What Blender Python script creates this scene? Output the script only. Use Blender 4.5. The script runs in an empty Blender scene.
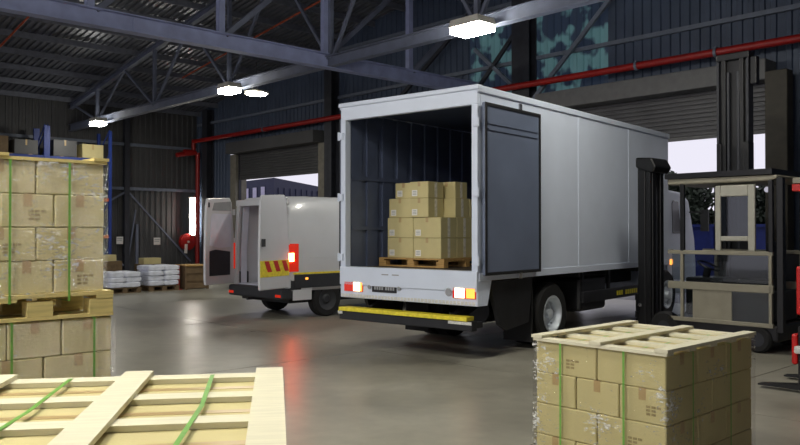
import bpy, bmesh, math, random
from mathutils import Vector, Matrix
R = math.radians
random.seed(7)
sc = bpy.context.scene
COL = sc.collection

# ------------------------------------------------------------------ camera
CAMH = 1.70
cam_d = bpy.data.cameras.new('camera'); cam = bpy.data.objects.new('camera', cam_d); COL.objects.link(cam)
cam_d.sensor_width = 36.0; cam_d.lens = 781.0/800*36; cam_d.clip_end = 400
cam.location = (0, 0, CAMH); cam.rotation_euler = (math.pi/2 + .0113, 0, 0)
sc.camera = cam

# ------------------------------------------------------------------ world: even overcast daylight
w = bpy.data.worlds.new('overcast'); sc.world = w; w.use_nodes = True
w.node_tree.nodes['Background'].inputs[0].default_value = (.90, .88, 1.0, 1)
w.node_tree.nodes['Background'].inputs[1].default_value = 0.8
sc.view_settings.view_transform = 'Standard'; sc.view_settings.look = 'None'
sc.view_settings.exposure = 0.25; sc.view_settings.gamma = 1.0; sc.view_settings.use_curve_mapping = False
LAMP_STRENGTH = 72.0      # glow of the hall's ceiling luminaires
LAMP_COLOR = (1.0, .97, .86)

# ------------------------------------------------------------------ frames
BY = .8176                                        # the hall is turned this far to the camera
BO = Vector((0, 25, 0))
def bw(u, v, z=0):                                # hall coordinates: u along the far wall, v into the room
    return Vector((BO.x + u*math.cos(BY) - v*math.sin(BY), BO.y - u*math.sin(BY) - v*math.cos(BY), z))
TY = .6894                                        # truck heading

# ------------------------------------------------------------------ materials
def srgb(r, g, b):
    f = lambda c: (c/255/12.92) if c/255 <= .04045 else ((c/255+.055)/1.055)**2.4
    return (f(r), f(g), f(b), 1)
MATS = {}
def mat(name, rgb, rough=.6, metal=0.0, var=.12, vscale=6.0, bump=0.0, bscale=40.0, stretch=None, dark=None, emit=None, estr=0, coat=0, spec=None):
    if name in MATS: return MATS[name]
    m = bpy.data.materials.new(name); m.use_nodes = True; nt = m.node_tree; N = nt.nodes; L = nt.links
    p = N['Principled BSDF']; c = srgb(*rgb)
    tc = N.new('ShaderNodeTexCoord'); mp = N.new('ShaderNodeMapping'); L.new(tc.outputs['Object'], mp.inputs[0])
    if stretch: mp.inputs['Scale'].default_value = stretch
    nz = N.new('ShaderNodeTexNoise'); nz.inputs['Scale'].default_value = vscale; nz.inputs['Detail'].default_value = 5
    L.new(mp.outputs[0], nz.inputs['Vector'])
    rp = N.new('ShaderNodeValToRGB'); rp.color_ramp.elements[0].position = .3; rp.color_ramp.elements[1].position = .7
    d = srgb(*dark) if dark else tuple(x*(1-var) for x in c[:3]) + (1,)
    rp.color_ramp.elements[0].color = d
    rp.color_ramp.elements[1].color = tuple(min(1, x*(1+var*.6)) for x in c[:3]) + (1,)
    L.new(nz.outputs[0], rp.inputs[0]); L.new(rp.outputs[0], p.inputs['Base Color'])
    p.inputs['Roughness'].default_value = rough; p.inputs['Metallic'].default_value = metal
    if spec is not None: p.inputs['Specular IOR Level'].default_value = spec
    if coat: p.inputs['Coat Weight'].default_value = coat
    if bump:
        b = N.new('ShaderNodeBump'); b.inputs['Strength'].default_value = bump; b.inputs['Distance'].default_value = .02
        n2 = N.new('ShaderNodeTexNoise'); n2.inputs['Scale'].default_value = bscale; n2.inputs['Detail'].default_value = 4
        L.new(mp.outputs[0], n2.inputs['Vector']); L.new(n2.outputs[0], b.inputs['Height']); L.new(b.outputs[0], p.inputs['Normal'])
    if emit:
        p.inputs['Emission Color'].default_value = tuple(emit) + (1,); p.inputs['Emission Strength'].default_value = estr
    MATS[name] = m
    return m

def glass_mat(name, tint, alpha, rough=.05):      # thin sheet: see-through with a gloss
    m = bpy.data.materials.new(name); m.use_nodes = True; nt = m.node_tree; N = nt.nodes; L = nt.links
    N.remove(N['Principled BSDF']); out = N['Material Output']
    tr = N.new('ShaderNodeBsdfTransparent'); tr.inputs[0].default_value = tint
    gl = N.new('ShaderNodeBsdfGlossy'); gl.inputs['Roughness'].default_value = rough
    fr = N.new('ShaderNodeFresnel'); fr.inputs[0].default_value = 1.45
    ad = N.new('ShaderNodeMath'); ad.operation = 'ADD'; ad.inputs[1].default_value = alpha
    L.new(fr.outputs[0], ad.inputs[0]); mx = N.new('ShaderNodeMixShader')
    L.new(ad.outputs[0], mx.inputs[0]); L.new(tr.outputs[0], mx.inputs[1]); L.new(gl.outputs[0], mx.inputs[2]); L.new(mx.outputs[0], out.inputs[0])
    MATS[name] = m; return m

def wrap_mat():
    m = bpy.data.materials.new('stretch_film'); m.use_nodes = True; nt = m.node_tree; N = nt.nodes; L = nt.links
    N.remove(N['Principled BSDF']); out = N['Material Output']
    tr = N.new('ShaderNodeBsdfTransparent'); tr.inputs[0].default_value = (.97, .97, .97, 1)
    gl = N.new('ShaderNodeBsdfGlossy'); gl.inputs['Roughness'].default_value = .15
    tc = N.new('ShaderNodeTexCoord'); mp = N.new('ShaderNodeMapping'); mp.inputs['Scale'].default_value = (1, 1, 2.6)
    L.new(tc.outputs['Object'], mp.inputs[0])
    nz = N.new('ShaderNodeTexNoise'); nz.inputs['Scale'].default_value = 16; nz.inputs['Detail'].default_value = 3; nz.inputs['Distortion'].default_value = 1.5
    L.new(mp.outputs[0], nz.inputs['Vector'])
    b = N.new('ShaderNodeBump'); b.inputs['Strength'].default_value = 1.0; b.inputs['Distance'].default_value = .2
    L.new(nz.outputs[0], b.inputs['Height']); L.new(b.outputs[0], gl.inputs['Normal'])
    mx = N.new('ShaderNodeMixShader'); mx.inputs[0].default_value = .06
    L.new(tr.outputs[0], mx.inputs[1]); L.new(gl.outputs[0], mx.inputs[2])
    # white crease streaks, also painting in glints that the gloss doesn't give
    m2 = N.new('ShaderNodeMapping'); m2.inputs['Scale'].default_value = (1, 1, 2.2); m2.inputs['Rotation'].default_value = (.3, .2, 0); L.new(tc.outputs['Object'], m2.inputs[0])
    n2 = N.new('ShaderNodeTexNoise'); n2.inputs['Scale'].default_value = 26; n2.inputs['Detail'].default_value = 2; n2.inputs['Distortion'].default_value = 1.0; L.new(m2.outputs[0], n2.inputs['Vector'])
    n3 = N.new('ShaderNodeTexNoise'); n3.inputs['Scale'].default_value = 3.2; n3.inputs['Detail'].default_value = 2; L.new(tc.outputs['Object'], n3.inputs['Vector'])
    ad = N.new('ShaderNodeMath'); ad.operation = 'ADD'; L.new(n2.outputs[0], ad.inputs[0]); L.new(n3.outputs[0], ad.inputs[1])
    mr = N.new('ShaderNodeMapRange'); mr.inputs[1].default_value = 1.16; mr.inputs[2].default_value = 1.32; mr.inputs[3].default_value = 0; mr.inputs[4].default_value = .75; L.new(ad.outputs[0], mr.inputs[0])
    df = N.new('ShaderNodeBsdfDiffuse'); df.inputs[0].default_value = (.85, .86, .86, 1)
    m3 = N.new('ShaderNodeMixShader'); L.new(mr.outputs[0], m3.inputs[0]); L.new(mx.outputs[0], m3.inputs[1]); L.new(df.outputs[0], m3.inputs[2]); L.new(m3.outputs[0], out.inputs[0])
    MATS['wrap'] = m; return m

def floor_mat():
    m = bpy.data.materials.new('polished_concrete'); m.use_nodes = True; nt = m.node_tree; N = nt.nodes; L = nt.links
    p = N['Principled BSDF']
    ge = N.new('ShaderNodeNewGeometry')
    n1 = N.new('ShaderNodeTexNoise'); n1.inputs['Scale'].default_value = .55; n1.inputs['Detail'].default_value = 8; n1.inputs['Roughness'].default_value = .62
    n2 = N.new('ShaderNodeTexNoise'); n2.inputs['Scale'].default_value = 5; n2.inputs['Detail'].default_value = 8
    L.new(ge.outputs['Position'], n1.inputs['Vector']); L.new(ge.outputs['Position'], n2.inputs['Vector'])
    r1 = N.new('ShaderNodeValToRGB'); r1.color_ramp.elements[0].position = .32; r1.color_ramp.elements[1].position = .68
    r1.color_ramp.elements[0].color = srgb(136, 132, 119); r1.color_ramp.elements[1].color = srgb(178, 174, 160)
    L.new(n1.outputs[0], r1.inputs[0])
    mx = N.new('ShaderNodeMix'); mx.data_type = 'RGBA'; mx.blend_type = 'MULTIPLY'; mx.inputs[0].default_value = .35
    L.new(r1.outputs[0], mx.inputs[6]); L.new(n2.outputs[0], mx.inputs[7]); L.new(mx.outputs[2], p.inputs['Base Color'])
    r2 = N.new('ShaderNodeMapRange'); r2.inputs[1].default_value = .3; r2.inputs[2].default_value = .7; r2.inputs[3].default_value = .27; r2.inputs[4].default_value = .40
    L.new(n1.outputs[0], r2.inputs[0]); L.new(r2.outputs[0], p.inputs['Roughness'])
    b = N.new('ShaderNodeBump'); b.inputs['Strength'].default_value = .06; b.inputs['Distance'].default_value = .01
    L.new(n2.outputs[0], b.inputs['Height']); L.new(b.outputs[0], p.inputs['Normal'])
    MATS['floor'] = m; return m

floor_mat(); wrap_mat()
def fibre_mat():                                   # see-through sheeting, truss light and shadow painted in as noise patches
    m = bpy.data.materials.new('fibre_sheeting'); m.use_nodes = True; nt = m.node_tree; N = nt.nodes; L = nt.links
    p = N['Principled BSDF']; out = N['Material Output']; p.inputs['Base Color'].default_value = srgb(120, 168, 164); p.inputs['Roughness'].default_value = .5
    tl = N.new('ShaderNodeBsdfTranslucent'); tc = N.new('ShaderNodeTexCoord')
    nz = N.new('ShaderNodeTexNoise'); nz.inputs['Scale'].default_value = 1.6; nz.inputs['Detail'].default_value = 2; L.new(tc.outputs['Object'], nz.inputs['Vector'])
    rp = N.new('ShaderNodeValToRGB'); rp.color_ramp.elements[0].position = .47; rp.color_ramp.elements[1].position = .53
    rp.color_ramp.elements[0].color = srgb(56, 70, 88); rp.color_ramp.elements[1].color = srgb(112, 156, 156); L.new(nz.outputs[0], rp.inputs[0]); L.new(rp.outputs[0], tl.inputs[0])
    mx = N.new('ShaderNodeMixShader'); mx.inputs[0].default_value = .45
    L.new(p.outputs[0], mx.inputs[1]); L.new(tl.outputs[0], mx.inputs[2]); L.new(mx.outputs[0], out.inputs[0])
    L.new(rp.outputs[0], p.inputs['Base Color']); MATS['fibre_sheet'] = m
fibre_mat()
GLASS = glass_mat('window_glass', (.55, .6, .65, 1), .04)
CLEAR = glass_mat('clear_guard_sheet', (.72, .76, .78, 1), .03)
mat('white_paint', (214, 223, 240), .38, var=.04, vscale=2)
mat('van_white', (206, 208, 212), .3, var=.04, vscale=2, coat=.3)
mat('door_grey', (104, 114, 136), .45, var=.12, vscale=1.5)
mat('truck_inside', (98, 108, 134), .45, metal=.3, var=.15, vscale=3)
mat('truck_floor', (70, 60, 50), .6, var=.3)
mat('black_steel', (26, 27, 31), .5, var=.3)
mat('rubber', (22, 22, 23), .8, var=.2)
mat('rim_silver', (205, 212, 220), .4, metal=.25, var=.15)
mat('red_lens', (150, 14, 10), .2, emit=(1, .05, .02), estr=.35)
mat('red_dim', (220, 40, 30), .3, emit=(1, .08, .03), estr=1.1)
mat('red_glow', (255, 60, 30), .3, emit=(1, .10, .03), estr=70)
mat('white_glow', (255, 240, 200), .3, emit=(1, .82, .5), estr=4)
mat('amber_glow', (255, 150, 40), .3, emit=(1, .36, .06), estr=1.6)
mat('yellow_paint', (240, 222, 60), .5, var=.2, vscale=20)
mat('reflector_white', (215, 215, 210), .3, var=.2, vscale=60)
mat('plate_black', (20, 21, 24), .35)
mat('plate_grey', (150, 152, 155), .5)
mat('red_chevron', (196, 40, 34), .4)
mat('carton', (206, 193, 140), .72, var=.07, vscale=4, bump=.08, bscale=60)
mat('carton_print', (164, 147, 102), .8, var=.3, vscale=50)
mat('tape', (188, 160, 112), .3, var=.1)
mat('tape_pale', (236, 230, 212), .35, var=.25, vscale=30)
mat('sticker', (236, 234, 226), .6, var=.05)
mat('pine', (222, 216, 190), .7, var=.08, vscale=5, stretch=(1, 9, 9), bump=.1)
mat('pine_old', (224, 204, 136), .75, var=.22, vscale=5, stretch=(1, 9, 9), bump=.1)
mat('pallet_brown', (186, 148, 88), .8, var=.25, vscale=5, stretch=(1, 9, 9))
mat('strap', (116, 172, 76), .4, var=.15, vscale=20)
mat('truss_blue', (146, 154, 190), .55, var=.18, vscale=3)
mat('truss_grey', (104, 110, 128), .55, var=.2, vscale=3)
mat('roof_sheet', (118, 121, 130), .36, metal=.45, var=.2, vscale=1.5)
mat('purlin', (104, 107, 118), .6, var=.2)
mat('wall_sheet', (70, 82, 102), .5, var=.18, vscale=1.2)
mat('wall_dark', (74, 74, 75), .6, var=.2, vscale=1)
mat('shutter', (84, 84, 86), .5, metal=.2, var=.15, vscale=2)
mat('housing', (98, 98, 98), .55, var=.15)
mat('jamb', (120, 116, 104), .6, var=.2)
mat('jamb_brown', (66, 62, 52), .65, var=.25)
mat('steel_dark', (44, 46, 54), .55, var=.25)
mat('girt', (108, 116, 130), .5, var=.15)
mat('red_pipe', (150, 20, 14), .45, var=.2)
mat('orange_pipe', (168, 70, 34), .5, var=.2)
mat('lamp_case', (196, 192, 180), .5, var=.1)
mat('lamp_glow', (255, 246, 225), .5, emit=LAMP_COLOR, estr=LAMP_STRENGTH)
mat('lamp_glow_big', (255, 246, 225), .5, emit=LAMP_COLOR, estr=LAMP_STRENGTH*1.5)
mat('tube_glow', (255, 250, 240), .5, emit=(1, .95, .85), estr=40)
mat('rack_blue', (38, 62, 140), .5, var=.15)
mat('rack_orange', (188, 84, 34), .5, var=.15)
mat('bag_white', (226, 230, 242), .42, var=.12, vscale=8, bump=.3, bscale=12)
mat('crate_brown', (112, 92, 66), .75, var=.25, vscale=6)
mat('fork_black', (13, 13, 16), .42, var=.3)
mat('fork_beige', (146, 141, 124), .5, var=.12)
mat('fork_cream', (170, 168, 156), .5, var=.1)
mat('fork_red', (196, 26, 22), .42, var=.15)
mat('asphalt', (120, 118, 120), .9, var=.15, vscale=2)
mat('navy', (34, 38, 66), .6, var=.2)
mat('pale_blind', (176, 172, 196), .5, var=.1)
mat('skip_blue', (24, 42, 112), .5, var=.2)
mat('leaf', (38, 50, 32), .7, var=.35, vscale=2)
mat('bark', (60, 48, 38), .85, var=.3)
mat('paper', (232, 230, 224), .7, var=.05)
mat('van_inside', (214, 216, 230), .5, var=.06)
mat('dark_trim', (46, 48, 52), .6, var=.15)
mat('chrome', (200, 200, 204), .2, metal=.9)
mat('joint', (48, 44, 38), .9)

# ------------------------------------------------------------------ mesh building
class MB:
    def __init__(s): s.v = []; s.f = []
    def add(s, vs, fs):
        o = len(s.v); s.v += [tuple(x) for x in vs]; s.f += [tuple(i+o for i in f) for f in fs]; return s
    def box(s, x0, x1, y0, y1, z0, z1):
        return s.add([(x0,y0,z0),(x1,y0,z0),(x1,y1,z0),(x0,y1,z0),(x0,y0,z1),(x1,y0,z1),(x1,y1,z1),(x0,y1,z1)],
                     [(0,3,2,1),(4,5,6,7),(0,1,5,4),(1,2,6,5),(2,3,7,6),(3,0,4,7)])
    def bar(s, p, q, wd, ht, up=(0,0,1)):
        p = Vector(p); q = Vector(q); d = (q-p).normalized(); up = Vector(up)
        if abs(d.dot(up)) > .98: up = Vector((1,0,0))
        a = d.cross(up).normalized()*wd/2; b = a.cross(d).normalized()*ht/2
        return s.add([p-a-b,p+a-b,p+a+b,p-a+b,q-a-b,q+a-b,q+a+b,q-a+b],
                     [(0,1,2,3),(7,6,5,4),(0,4,5,1),(1,5,6,2),(2,6,7,3),(3,7,4,0)])
    def ibeam(s, p, q, wd, ht, t=.02, up=(0,0,1)):  # I section: two flanges and a web
        p = Vector(p); q = Vector(q); u = Vector((0,0,1))
        s.bar(p+u*(ht/2-t/2), q+u*(ht/2-t/2), wd, t); s.bar(p-u*(ht/2-t/2), q-u*(ht/2-t/2), wd, t)
        return s.bar(p, q, t, ht-2*t)
    def cyl(s, p, q, r, n=14, r2=None):
        p = Vector(p); q = Vector(q); d = (q-p).normalized(); r2 = r if r2 is None else r2
        a = d.cross(Vector((0,0,1)) if abs(d.z) < .9 else Vector((1,0,0))).normalized(); b = d.cross(a)
        vs = []
        for c, rr in ((p, r), (q, r2)):
            for i in range(n):
                t = 2*math.pi*i/n; vs.append(c + a*math.cos(t)*rr + b*math.sin(t)*rr)
        fs = [(i, (i+1) % n, n+(i+1) % n, n+i) for i in range(n)] + [tuple(range(n-1, -1, -1)), tuple(range(n, 2*n))]
        return s.add(vs, fs)
    def lathe_x(s, c, prof, n=24, sgn=1):            # profile of (x, radius) spun round the x axis
        vs = []; k = len(prof)
        for i in range(n):
            t = 2*math.pi*i/n
            for x, r in prof: vs.append((c[0]+sgn*x, c[1]+r*math.cos(t), c[2]+r*math.sin(t)))
        fs = []
        for i in range(n):
            j = (i+1) % n
            for a in range(k-1): fs.append((i*k+a, j*k+a, j*k+a+1, i*k+a+1))
        return s.add(vs, fs)
    def prism(s, poly, axis, a0, a1):                # polygon in the other two axes, extruded along axis
        def P(p, a):
            if axis == 'x': return (a, p[0], p[1])
            if axis == 'y': return (p[0], a, p[1])
            return (p[0], p[1], a)
        n = len(poly)
        return s.add([P(p, a0) for p in poly] + [P(p, a1) for p in poly],
                     [tuple(range(n-1, -1, -1)), tuple(range(n, 2*n))] + [(i, (i+1) % n, n+(i+1) % n, n+i) for i in range(n)])
    def mesh(s, name):
        me = bpy.data.meshes.new(name); me.from_pydata(s.v, [], s.f)
        bm = bmesh.new(); bm.from_mesh(me); bmesh.ops.recalc_face_normals(bm, faces=bm.faces); bm.to_mesh(me); bm.free()
        return me
    def build(s, name, m, parent=None, smooth=False, bevel=0, solid=0):
        me = s.mesh(name)
        o = bpy.data.objects.new(name, me); COL.objects.link(o)
        me.materials.append(MATS[m])
        if smooth:
            for p in me.polygons: p.use_smooth = True
            try: me.set_sharp_from_angle(angle=R(35))
            except Exception: pass
        if solid:
            md = o.modifiers.new('thickness', 'SOLIDIFY'); md.thickness = solid; md.offset = -1
        if bevel:
            md = o.modifiers.new('edge', 'BEVEL'); md.width = bevel; md.segments = 2; md.limit_method = 'ANGLE'; md.angle_limit = R(40)
        if parent: o.parent = parent
        return o

def inst(name, me, parent=None, loc=(0,0,0), rotz=0):
    o = bpy.data.objects.new(name, me); COL.objects.link(o); o.location = loc; o.rotation_euler = (0,0,rotz)
    if parent: o.parent = parent
    return o
def mk(mb, m):
    me = mb.mesh('shape'); me.materials.append(MATS[m]); return me
def tag(o, label=None, cat=None, group=None, kind=None):
    if label: o['label'] = label
    if cat: o['category'] = cat
    if group: o['group'] = group
    if kind: o['kind'] = kind
    return o
def thing(name, label, cat, loc=(0,0,0), rotz=0, group=None):
    o = bpy.data.objects.new(name, None); COL.objects.link(o); o.location = loc; o.rotation_euler = (0,0,rotz); o.empty_display_size = .2
    return tag(o, label, cat, group)
def put(o, u, v, z=0, extra=0):                      # place an object in the hall frame
    o.location = bw(u, v, z); o.rotation_euler = (0, 0, -BY + extra); return o
def structure(o): o['kind'] = 'structure'; return o

# ================================================================== THE HALL (local axes: x = u, y = -v)
UL, UR, VB = -13.2, 27.0, 30.0
EAVE, SLOPE, RIDGE = 6.9, .15, 14.0
def roofz(u): return EAVE + SLOPE*((u-UL) if u < RIDGE else (2*RIDGE-u-UL))

# floor: slabs with open joints on a dark bed
fl = structure(put(MB().box(UL-.3, UR+3, -VB, .3, -.25, -.06).build('floor', 'joint'), 0, 0))
slab_cache = {}
us = [UL-.3, -8.6, -4.0, .6, 5.2, 9.8, 14.4, 19.0, 23.6, UR+3]; vs_ = [-.3, 4.7, 9.7, 14.7, 19.7, 24.7, VB]
for i in range(len(us)-1):
    for j in range(len(vs_)-1):
        a, b = us[i+1]-us[i]-.012, vs_[j+1]-vs_[j]-.012
        k = (round(a,3), round(b,3))
        if k not in slab_cache:
            slab_cache[k] = mk(MB().prism([(-a/2+.006,-b/2),(a/2-.006,-b/2),(a/2,-b/2+.006),(a/2,b/2-.006),(a/2-.006,b/2),(-a/2+.006,b/2),(-a/2,b/2-.006),(-a/2,-b/2+.006)], 'z', -.06, 0), 'floor')
        inst('floor_slab', slab_cache[k], fl, ((us[i]+us[i+1])/2, -(vs_[j]+vs_[j+1])/2, 0))

# ground outside
gnd = structure(put(MB().box(-90, 90, .31, 110, -.3, -.03).build('ground', 'asphalt'), 0, 0))

def ribbed(mb, u0, u1, z0, ztop, pitch=.24, depth=.035, y=0):   # vertical trapezoid ribs along u
    pts = []; u = u0
    while u < u1-1e-6:
        for du, dy in ((0,0),(.42,0),(.5,1),(.92,1)):
            uu = u+du*pitch
            if uu <= u1: pts.append((uu, y-dy*depth))
        u += pitch
    pts.append((u1, y))
    vs = []; fs = []
    for (a, b) in pts:
        vs += [(a, b, z0), (a, b, ztop(a))]
    for i in range(len(pts)-1): fs.append((2*i, 2*i+2, 2*i+3, 2*i+1))
    mb.add(vs, fs)

D1 = (-9.44, -3.94); D2 = (6.05, 11.55); DH = 4.9
mb = MB()
rz = lambda a: roofz(a)
ribbed(mb, UL, D1[0]-.9, 0, rz); ribbed(mb, D1[0]-.9, D1[1]+.2, DH, rz); ribbed(mb, D1[1]+.2, 3.0, 0, rz)
ribbed(mb, 3.0, 6.0, 0, lambda a: 5.35); ribbed(mb, 3.0, 7.6, 7.55, rz); ribbed(mb, 6.0, 7.6, DH, lambda a: 5.35)
ribbed(mb, 7.6, D2[1]+.2, DH, rz); ribbed(mb, D2[1]+.2, UR, 0, rz)
wall_far = structure(put(mb.build('wall_far', 'wall_sheet'), 0, 0))
for i, a in enumerate((3.0, 3.92, 4.84, 5.76, 6.68)):      # translucent fibre sheets high in the gable
    m_ = MB(); ribbed(m_, a-.01, a+.93, 5.34, lambda t: 7.56, y=0.003+.004*(i % 2))
    o = m_.build('fibre_sheet', 'fibre_sheet', wall_far); o['label'] = 'pale teal fibre sheet'
# columns and rails on the far wall
for u0, u1 in ((-12.0,-11.6), (-3.45,-3.05), (4.86,5.44), (12.9,13.3), (20.0,20.4)):
    m_ = MB(); uc = (u0+u1)/2; z1 = roofz(uc)-.2; t = .03
    m_.box(u0,u1,-.40,-.40+t,0,z1).box(u0,u1,-.08,-.08+t,0,z1).box(uc-t/2,uc+t/2,-.40,-.06,0,z1).box(u0-.06,u1+.06,-.46,-.02,-.0,.03)
    m_.build('wall_column', 'steel_dark', wall_far)
for z, us2 in ((6.35, ((UL+.3,-3.5),(-3.0,4.8),(5.5,12.8),(13.4,UR))), (8.0, ((-3.0,4.8),(5.5,12.8),(13.4,UR)))):
    for a, b in us2: MB().box(a,b,-.15,-.05,z-.05,z+.05).build('wall_rail', 'girt', wall_far)
for p, q, m_ in (((7.9,7.45),(5.5,5.2),'girt'), ((5.3,7.5),(3.6,5.8),'steel_dark'), ((3.45,6.9),(4.9,5.6),'girt'), ((4.8,9.0),(.3,5.9),'steel_dark'), ((11.0,9.6),(12.7,7.4),'steel_dark')):
    MB().bar((p[0],-.3,p[1]),(q[0],-.3,q[1]),.08,.11).build('wall_brace', m_, wall_far)
# left wall: plain grey sheeting with rails, posts and cross braces
mb = MB()
for k in range(int(VB/.24)):
    y0 = -k*.24
    mb.add([(UL,y0,0),(UL,y0,EAVE),(UL,y0-.1,EAVE),(UL,y0-.1,0),(UL+.03,y0-.12,0),(UL+.03,y0-.12,EAVE),(UL+.03,y0-.22,EAVE),(UL+.03,y0-.22,0),(UL,y0-.24,0),(UL,y0-.24,EAVE)],
           [(0,1,2,3),(3,2,5,4),(4,5,6,7),(7,6,9,8)])
wall_left = structure(put(mb.build('wall_left', 'wall_dark'), 0, 0))
for v in (3.3, 8.6, 14.0, 19.5): MB().box(UL+.06,UL+.3,-v-.1,-v+.1,0,EAVE).build('wall_post', 'steel_dark', wall_left)
for z in (3.47, 5.3): MB().box(UL+.1,UL+.2,-VB,-.1,z-.06,z+.06).build('wall_rail', 'girt', wall_left)
for a in ((3.3,.1,2.9,2.6),(.4,.4,3.2,3.3),(3.4,.3,8.4,3.3),(3.4,3.3,8.4,.3)):
    MB().bar((UL+.22,-a[0],a[1]),(UL+.22,-a[2],a[3]),.05,.07).build('wall_brace', 'truss_grey', wall_left)
MB().box(UL+.06,UL+.16,-2.85,-2.75,0,2.0).build('rail_post', 'truss_grey', wall_left)

mb = MB(); ribbed(mb, 0, VB, 0, lambda a: roofz(UR), pitch=.3)
wr = structure(mb.build('wall_right', 'wall_sheet')); wr.location = bw(UR, VB, 0); wr.rotation_euler = (0, 0, -BY + math.pi/2)
# roof: ribbed sheets over purlins, ridge at right of the picture
mb = MB()
pitch = .21
for side in (0, 1):
    a, b = (UL-.2, RIDGE) if side == 0 else (RIDGE, UR+.2)
    n = int(VB/pitch)+2; pts = []
    for k in range(n):
        for dy, dz in ((0,0),(.45,0),(.55,.05),(.9,.05)): pts.append((.3-(k+dy)*pitch, dz))
    vs = []
    for (y, dz) in pts: vs += [(a, y, roofz(a)+dz), (b, y, roofz(b)+dz)]
    mb.add(vs, [(2*i, 2*i+1, 2*i+3, 2*i+2) for i in range(len(pts)-1)])
ceil = structure(put(mb.build('ceiling', 'roof_sheet'), 0, 0))
u = UL+.4
while u < UR:
    if abs(u-RIDGE) > .3:
        z = roofz(u)-.02
        MB().box(u-.035,u+.035,-VB,.0,z-.2,z-.02).build('purlin', 'purlin', ceil)
    u += 1.45

# trusses across the hall
def truss(name, label, v, u0, u1, zb, pitch, mchord, mweb):
    t = put(thing(name, label, 'truss'), 0, v)
    MB().ibeam((u0,0,zb+.13),(u1,0,zb+.13),.2,.26).build('bottom_chord', mchord, t)
    top = lambda a: roofz(a)-.36
    MB().ibeam((u0,0,top(u0)),(RIDGE,0,top(RIDGE)),.16,.2).build('top_chord', mweb, t)
    MB().ibeam((RIDGE,0,top(RIDGE)),(u1,0,top(u1)),.16,.2).build('top_chord', mweb, t)
    nodes = []; a = u0+2.6
    while a < u1: nodes.append(a); a += pitch
    for i, a in enumerate(nodes):
        MB().bar((a,0,zb+.2),(a,0,top(a)),.1,.1).build('web_post', mweb, t)
        for d in (-1, 1):
            b = a+d*pitch*.5
            if u0 < b < u1: MB().bar((a+.05*d,.02*d,zb+.2),(b,.02*d,top(b)),.07,.07).build('web_diagonal', mweb, t)
    return t
ZB = 5.62
truss('roof_truss', 'long steel roof truss carrying the hanging lamps in front of the far wall', 5.6, UL+.3, UR, ZB, 4.62, 'truss_grey', 'truss_grey')
truss('roof_truss', 'steel roof truss overhead nearest the viewer', 17.2, UL+.3, UR, ZB, 4.62, 'truss_grey', 'truss_grey')
# tie girder running to the far wall, crossing the truss
t = put(thing('tie_girder', 'pale blue steel girder running from upper left towards the far wall', 'girder'), 3.45, 0)
MB().ibeam((0,-17.0,ZB+.15),(0,-.3,ZB+.15),.26,.34).build('bottom_chord', 'truss_blue', t)
MB().ibeam((0,-17.0,8.3),(0,-.3,8.3),.16,.2).build('top_chord', 'truss_grey', t)
for i, v in enumerate((2.9, 5.7, 8.5, 11.3, 14.1)):
    MB().bar((0,-v,ZB+.3),(0,-v,8.25),.14,.14).build('web_post', 'truss_blue', t)
    MB().bar((0,-v+.12,ZB+.3),(0,-v+2.68,8.2),.11,.11).build('web_diagonal', 'truss_grey', t)
    MB().box(-.11,.11,-v-.22,-v+.22,ZB+.29,ZB+.31).build('gusset', 'truss_blue', t)
MB().box(.012,.03,-10.45,-9.75,ZB+.02,ZB+.28).build('splice_plate', 'truss_blue', t)
# sprinkler pipes under the roof
for v, a, b in ((9.7,UL+.5,12), (3.4,-8,16), (14.6,UL+.5,12)):
    o = MB().cyl((a,0,roofz(a)-.36),(b,0,roofz(b)-.36),.03,8).build('sprinkler_pipe', 'orange_pipe', smooth=True)
    tag(put(o, 0, v), {9.7:'thin orange sprinkler pipe under the roof at upper left', 3.4:'thin orange sprinkler pipe under the roof behind the lamp truss', 14.6:'thin orange sprinkler pipe under the roof close overhead'}[v], 'pipe')

# red fire main along the far wall, with its riser in the corner
t = put(thing('fire_main_pipe', 'red fire main pipe running along the far wall above the doors', 'pipe'), 0, 0)
MB().cyl((-12.45,-.55,5.58),(UR,-.55,5.58),.085,14).build('run', 'red_pipe', t, smooth=True)
MB().cyl((-12.45,-.55,5.66),(-12.45,-.55,5.05),.085,14).build('drop', 'red_pipe', t, smooth=True)
MB().cyl((-12.45,-.55,5.1),(-12.45,-1.0,5.1),.12,14).cyl((-12.45,-.45,5.1),(-12.45,-1.35,4.95),.1,12).build('valve', 'red_pipe', t, smooth=True)
MB().cyl((-12.45,-.35,5.1),(-12.45,-.35,.0),.09,14).build('riser', 'red_pipe', t, smooth=True)
for u in (-7, -1.5, 1.2, 8.7, 10.6, 15.5):
    MB().cyl((u-.03,-.55,5.58),(u+.03,-.55,5.58),.11,14).box(u-.02,u+.02,-.6,-.03,5.66,5.70).build('clamp', 'girt', t)

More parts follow.
